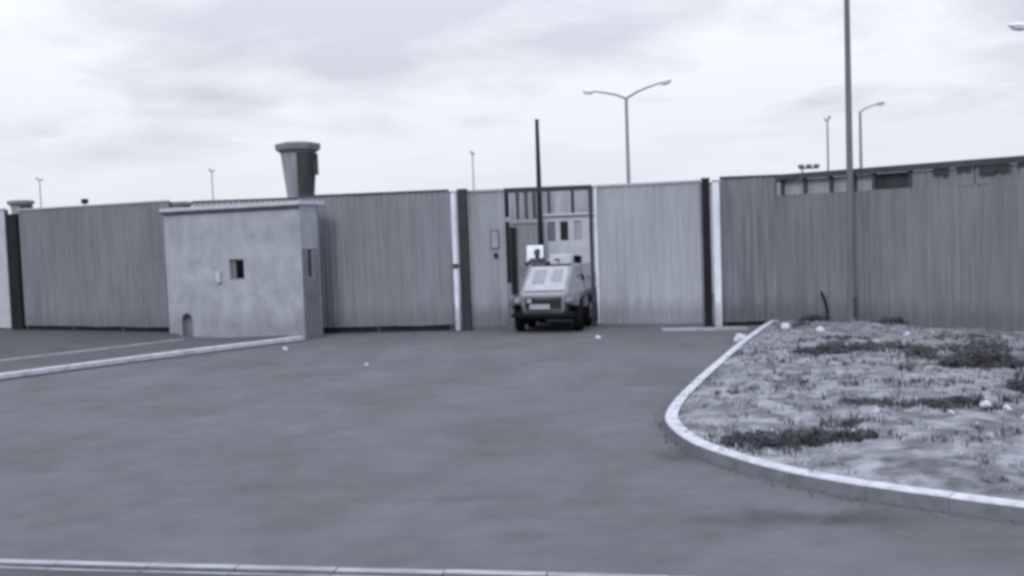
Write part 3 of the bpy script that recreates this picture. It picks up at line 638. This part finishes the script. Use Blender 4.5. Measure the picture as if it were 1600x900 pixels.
# nose
MB().box(-.58, .58, -2.43, -2.385, .66, 1.12).build('grille', M['hull_grille'], av, .01)
for k in range(5): MB().box(-.55, .55, -2.455, -2.432, .78+k*.06, .80+k*.06).build('grille_bar', M['hull_dark'], av)
MB().box(-.42, .22, -2.475, -2.457, .75, .90).build('number_plate', M['hull_pale'], av)
MB().box(-.50, -.36, -2.475, -2.457, .95, 1.08).build('unit_plate', M['hull_pale'], av)
MB().box(-1.0, 1.0, -2.55, -2.40, .50, .62).build('bumper', M['hull_dark'], av, .02)
MB().box(-.92, .92, -2.36, -2.22, .40, .66).build('valance', M['hull_dark'], av, .02)
for sx in (-1, 1):
    x = sx*.82
    hl = MB().tube([(x, -2.30, 1.02), (x, -2.50, 1.02)], [.07, .105], 16).build('headlight', M['hull_dark'], av)
    MB().tube([(x, -2.501, 1.02), (x, -2.52, 1.02)], [.095, .06], 16).build('lens', M['hull'], hl)
    MB().tube([(x-.14, -2.42, .85), (x-.14, -2.62, .9), (x-.14, -2.62, 1.15), (x-.14, -2.4, 1.2)], .015, 6).tube([(x+.14, -2.42, .85), (x+.14, -2.62, .9), (x+.14, -2.62, 1.15), (x+.14, -2.4, 1.2)], .015, 6).build('light_guard', M['hull'], av)
    # front wings and mudguards: folded plate running the length over the wheels
    pr = [(-2.42, .92), (-2.36, 1.08), (-2.1, 1.18), (2.1, 1.18), (2.3, 1.0)]
    mb = MB(); xi, xo = sx*.72, sx*1.14
    for (ya, za), (yb, zb) in zip(pr[:-1], pr[1:]):
        mb.add([(xi, ya, za), (xo, ya, za-.05), (xo, yb, zb-.05), (xi, yb, zb), (xi, ya, za-.03), (xo, ya, za-.08), (xo, yb, zb-.08), (xi, yb, zb-.03)],
               [(0, 1, 2, 3), (7, 6, 5, 4), (0, 4, 5, 1), (2, 6, 7, 3), (1, 5, 6, 2), (0, 3, 7, 4)])
    mb.build('mudguard', M['hull_low'], av)
    # stowage bins between the wheels and the skirt
    MB().box(min(sx*.86, sx*1.1), max(sx*.86, sx*1.1), -1.15, -.75, .72, 1.1).build('stowage_bin', M['hull'], av, .01)
    MB().box(min(sx*.86, sx*1.1), max(sx*.86, sx*1.1), .38, .72, .72, 1.1).build('stowage_bin', M['hull'], av, .01)
    # side ports
    for yy in (-.6, .35, 1.3):
        z = 1.62; xx = sx*(1.08-(z-1.22)/.81*.37)
        MB().tube([(xx-.01*sx, yy, z), (xx+.05*sx, yy, z+.02)], .1, 14).build('port_cover', M['hull_dark'] if yy < 0 else M['hull'], av)
    MB().tube([(sx*.86, -1.2, 1.66), (sx*1.0, -1.15, 1.82), (sx*.98, -1.12, 2.0), (sx*.84, -1.15, 1.9)], .014, 6).build('mirror_bracket', M['hull_dark'], av)
def wheel(x, y, sx):
    n = 28; R_ = .53; mb = MB(); prof = [(-.14, .30), (-.15, .44), (-.11, .51), (0, .535), (.11, .51), (.15, .44), (.14, .30)]
    rings = []
    for k in range(n):
        a = 2*math.pi*k/n; tr = 1+(.02 if k % 2 else 0)
        rings.append([(px_, r_*tr*math.cos(a), r_*tr*math.sin(a)) for px_, r_ in prof])
    m_ = len(prof); vs = [p for q in rings for p in q]; fs = [(k*m_+j, k*m_+(j+1) % m_, ((k+1) % n)*m_+(j+1) % m_, ((k+1) % n)*m_+j) for k in range(n) for j in range(m_)]
    w_ = bpy.data.objects.new('wheel', None); link(w_, av); w_.location = (x, y, .53); w_.rotation_euler = (0, 0, R(10) if y < -1 else 0)
    mb.add(vs, fs, 0, True).build('tyre', M['rubber'], w_)
    MB().tube([(sx*.02, 0, 0), (sx*.10, 0, 0), (sx*.13, 0, 0)], [.30, .30, .2], 20).tube([(sx*.131, 0, 0), (sx*.2, 0, 0)], [.11, .09], 12).build('rim', M['hull'] if y > -1 else M['hull_dark'], w_)
MB().loft([sec(-2.30, .66, .52, .74, .66, .735, .80), sec(-1.2, .90, .44, .93, .6, .95, .84), sec(1.95, .90, .44, .93, .6, .95, .84)]).build('belly_armour', M['hull_low'], av)
for yy in (-1.66, -.18, 1.34):
    for sx in (-1, 1): wheel(sx*.95, yy, sx)
MB().box(-.75, .75, -2.0, 2.0, .38, .56).box(-1.0, 1.0, -1.72, -1.6, .46, .56).box(-1.0, 1.0, -.24, -.12, .46, .56).box(-1.0, 1.0, 1.28, 1.4, .46, .56).build('chassis', M['hull_dark'], av)
# turret, set back on the roof
tr = MB().loft([ngon(10, .52, 2.051, 0, .03, .35), ngon(10, .50, 2.12, 0, .03, .35), ngon(10, .40, 2.34, 0, .03, .42), ngon(10, .34, 2.36, 0, .03, .42)]).build('turret', M['hull_pale'], av, .01)
MB().tube([(.03, -.05, 2.2), (.03, -.75, 2.22)], [.03, .022], 8).build('gun_barrel', M['hull_dark'], tr)
for k in range(3): MB().tube([(.50+k*.07, .3, 2.12), (.53+k*.07, .14, 2.3)], .036, 8).build('smoke_discharger', M['hull_dark'], tr)
MB().box(.46, .70, .3, .55, 2.054, 2.3).build('stowage', M['hull_grille'], av, .03)
MB().box(-.66, .66, -1.08, -.98, 2.03, 2.08).build('splash_rail', M['hull_dark'], av)
# hatch ring with its lid thrown up behind the soldier
HX, HY = -.56, -.62
MB().tube([(HX, HY, 2.03), (HX, HY, 2.09)], [.33, .31], 20).build('hatch_ring', M['hull'], av)
lid = MB().box(-.29, .27, -.025, .025, 0, .56).build('hatch_lid', M['white_plate'], av, .02); lid.location = (HX-.16, HY+.36, 2.14); lid.rotation_euler = (R(-8), 0, R(4)); lid['label'] = 'white hatch lid standing open'
MB().box(-.2, -.12, -.06, .03, -.09, .02).box(.1, .18, -.06, .03, -.09, .02).build('hinge', M['hull_dark'], lid)

# ------------------------------------------------------------ soldier standing in the hatch
def skinned(name, joints, edges, mats, parent, sub=2):
    me = bpy.data.meshes.new(name); me.from_pydata([j[0] for j in joints], edges, []); me.materials.append(mats)
    o = bpy.data.objects.new(name, me); link(o, parent)
    s_ = o.modifiers.new('skin', 'SKIN'); s_.use_smooth_shade = True
    for i, j in enumerate(joints):
        d = me.skin_vertices[0].data[i]; r__ = j[1]; d.radius = r__ if isinstance(r__, tuple) else (r__, r__); d.use_root = (i == 0)
    u = o.modifiers.new('sub', 'SUBSURF'); u.levels = sub; u.render_levels = sub
    return o
mw = Matrix.Translation(av.location) @ Matrix.Rotation(YAW, 4, 'Z')
hp = mw @ Vector((HX, HY, 0))
pe = empty('person', (hp.x, hp.y, 1.21), YAW+R(4), 'soldier in black cap and mottled jacket standing up in the vehicle hatch', 'person')
J = [((0, 0, 0), (.15, .11)), ((0, 0, .35), (.14, .1)), ((0, 0, .72), (.17, .12)), ((0, -.01, .98), (.15, .1)), ((0, -.02, 1.07), (.068, .068)), ((0, -.03, 1.115), (.066, .072)), ((0, -.045, 1.19), (.098, .125)), ((0, -.045, 1.27), (.102, .128)), ((0, -.04, 1.325), (.08, .1)),
     ((-.21, 0, 1.0), .065), ((-.34, -.06, .87), .052), ((-.36, -.27, .95), .042), ((-.33, -.34, .955), .03),
     ((.21, 0, 1.0), .065), ((.36, -.03, .86), .052), ((.40, -.22, .95), .042), ((.37, -.30, .955), .03),
     ((-.1, 0, -.12), .09), ((-.1, -.02, -.5), .06), ((-.1, 0, -.7), .045), ((.1, 0, -.12), .09), ((.1, -.02, -.5), .06), ((.1, 0, -.7), .045)]
Ed = [(0, 1), (1, 2), (2, 3), (3, 4), (4, 5), (5, 6), (6, 7), (7, 8), (3, 9), (9, 10), (10, 11), (11, 12), (3, 13), (13, 14), (14, 15), (15, 16), (0, 17), (17, 18), (18, 19), (0, 20), (20, 21), (21, 22)]
body = skinned('body', J, Ed, M['skin'], pe)
# jacket over torso and arms: same skeleton a little wider
JJ = [((0, 0, .3), (.165, .125)), ((0, 0, .72), (.19, .14)), ((0, -.005, .98), (.17, .12)), ((0, -.015, 1.06), (.085, .08)),
      ((-.21, 0, 1.0), .082), ((-.34, -.06, .87), .066), ((-.36, -.25, .945), .055), ((.21, 0, 1.0), .082), ((.36, -.03, .86), .066), ((.40, -.20, .945), .055)]
skinned('jacket', JJ, [(0, 1), (1, 2), (2, 3), (2, 4), (4, 5), (5, 6), (2, 7), (7, 8), (8, 9)], M['jacket'], pe)
for sx, hx, hy in ((-1, -.33, -.34), (1, .37, -.30)):      # hands resting on the hatch rim
    hv = [((hx, hy, .955), (.035, .02)), ((hx, hy-.05, .95), (.038, .018))]; he = [(0, 1)]
    for q, (dx, ln) in enumerate(((-.03, .06), (-.01, .072), (.01, .068), (.03, .052))):
        b0 = len(hv); hv += [((hx+dx, hy-.075, .948), .0095), ((hx+dx*1.1, hy-.075-ln*.55, .94), .0085), ((hx+dx*1.1, hy-.075-ln*.8, .915), .0075)]; he += [(1, b0), (b0, b0+1), (b0+1, b0+2)]
    b0 = len(hv); hv += [((hx-sx*.045, hy-.03, .95), .011), ((hx-sx*.06, hy-.065, .94), .009)]; he += [(0, b0), (b0, b0+1)]
    skinned('hand', hv, he, M['skin'], pe, 1)
fc = MB()
fc.tube([(0, -.13, 1.25), (0, -.165, 1.21), (0, -.135, 1.20)], [.008, .015, .01], 8).build('nose', M['skin'], pe)
for sx in (-1, 1):
    MB().loft([[(sx*.032+.011*math.cos(a_), -.147-y_, 1.25+.006*math.sin(a_)) for a_ in [2*math.pi*k/8 for k in range(8)]] for y_ in (0, .008)]).build('eye', M['hair'], pe)
    MB().loft([[(sx*(.094+x_), -.04+.018*math.cos(a_), 1.235+.03*math.sin(a_)) for a_ in [2*math.pi*k/10 for k in range(10)]] for x_ in (0, .014)]).build('ear', M['skin'], pe)
MB().box(-.024, .024, -.142, -.12, 1.168, 1.176).build('mouth', M['hair'], pe)
rings = [[((r_*1.0)*math.cos(2*math.pi*k/16), -.035+(r_*1.15)*math.sin(2*math.pi*k/16), z+.008*math.cos(2*math.pi*k/16)) for k in range(16)] for r_, z in ((.094, 1.272), (.1, 1.29), (.102, 1.325), (.082, 1.355), (.035, 1.37))]
MB().loft(rings, 0, True).build('cap', M['hair'], pe)
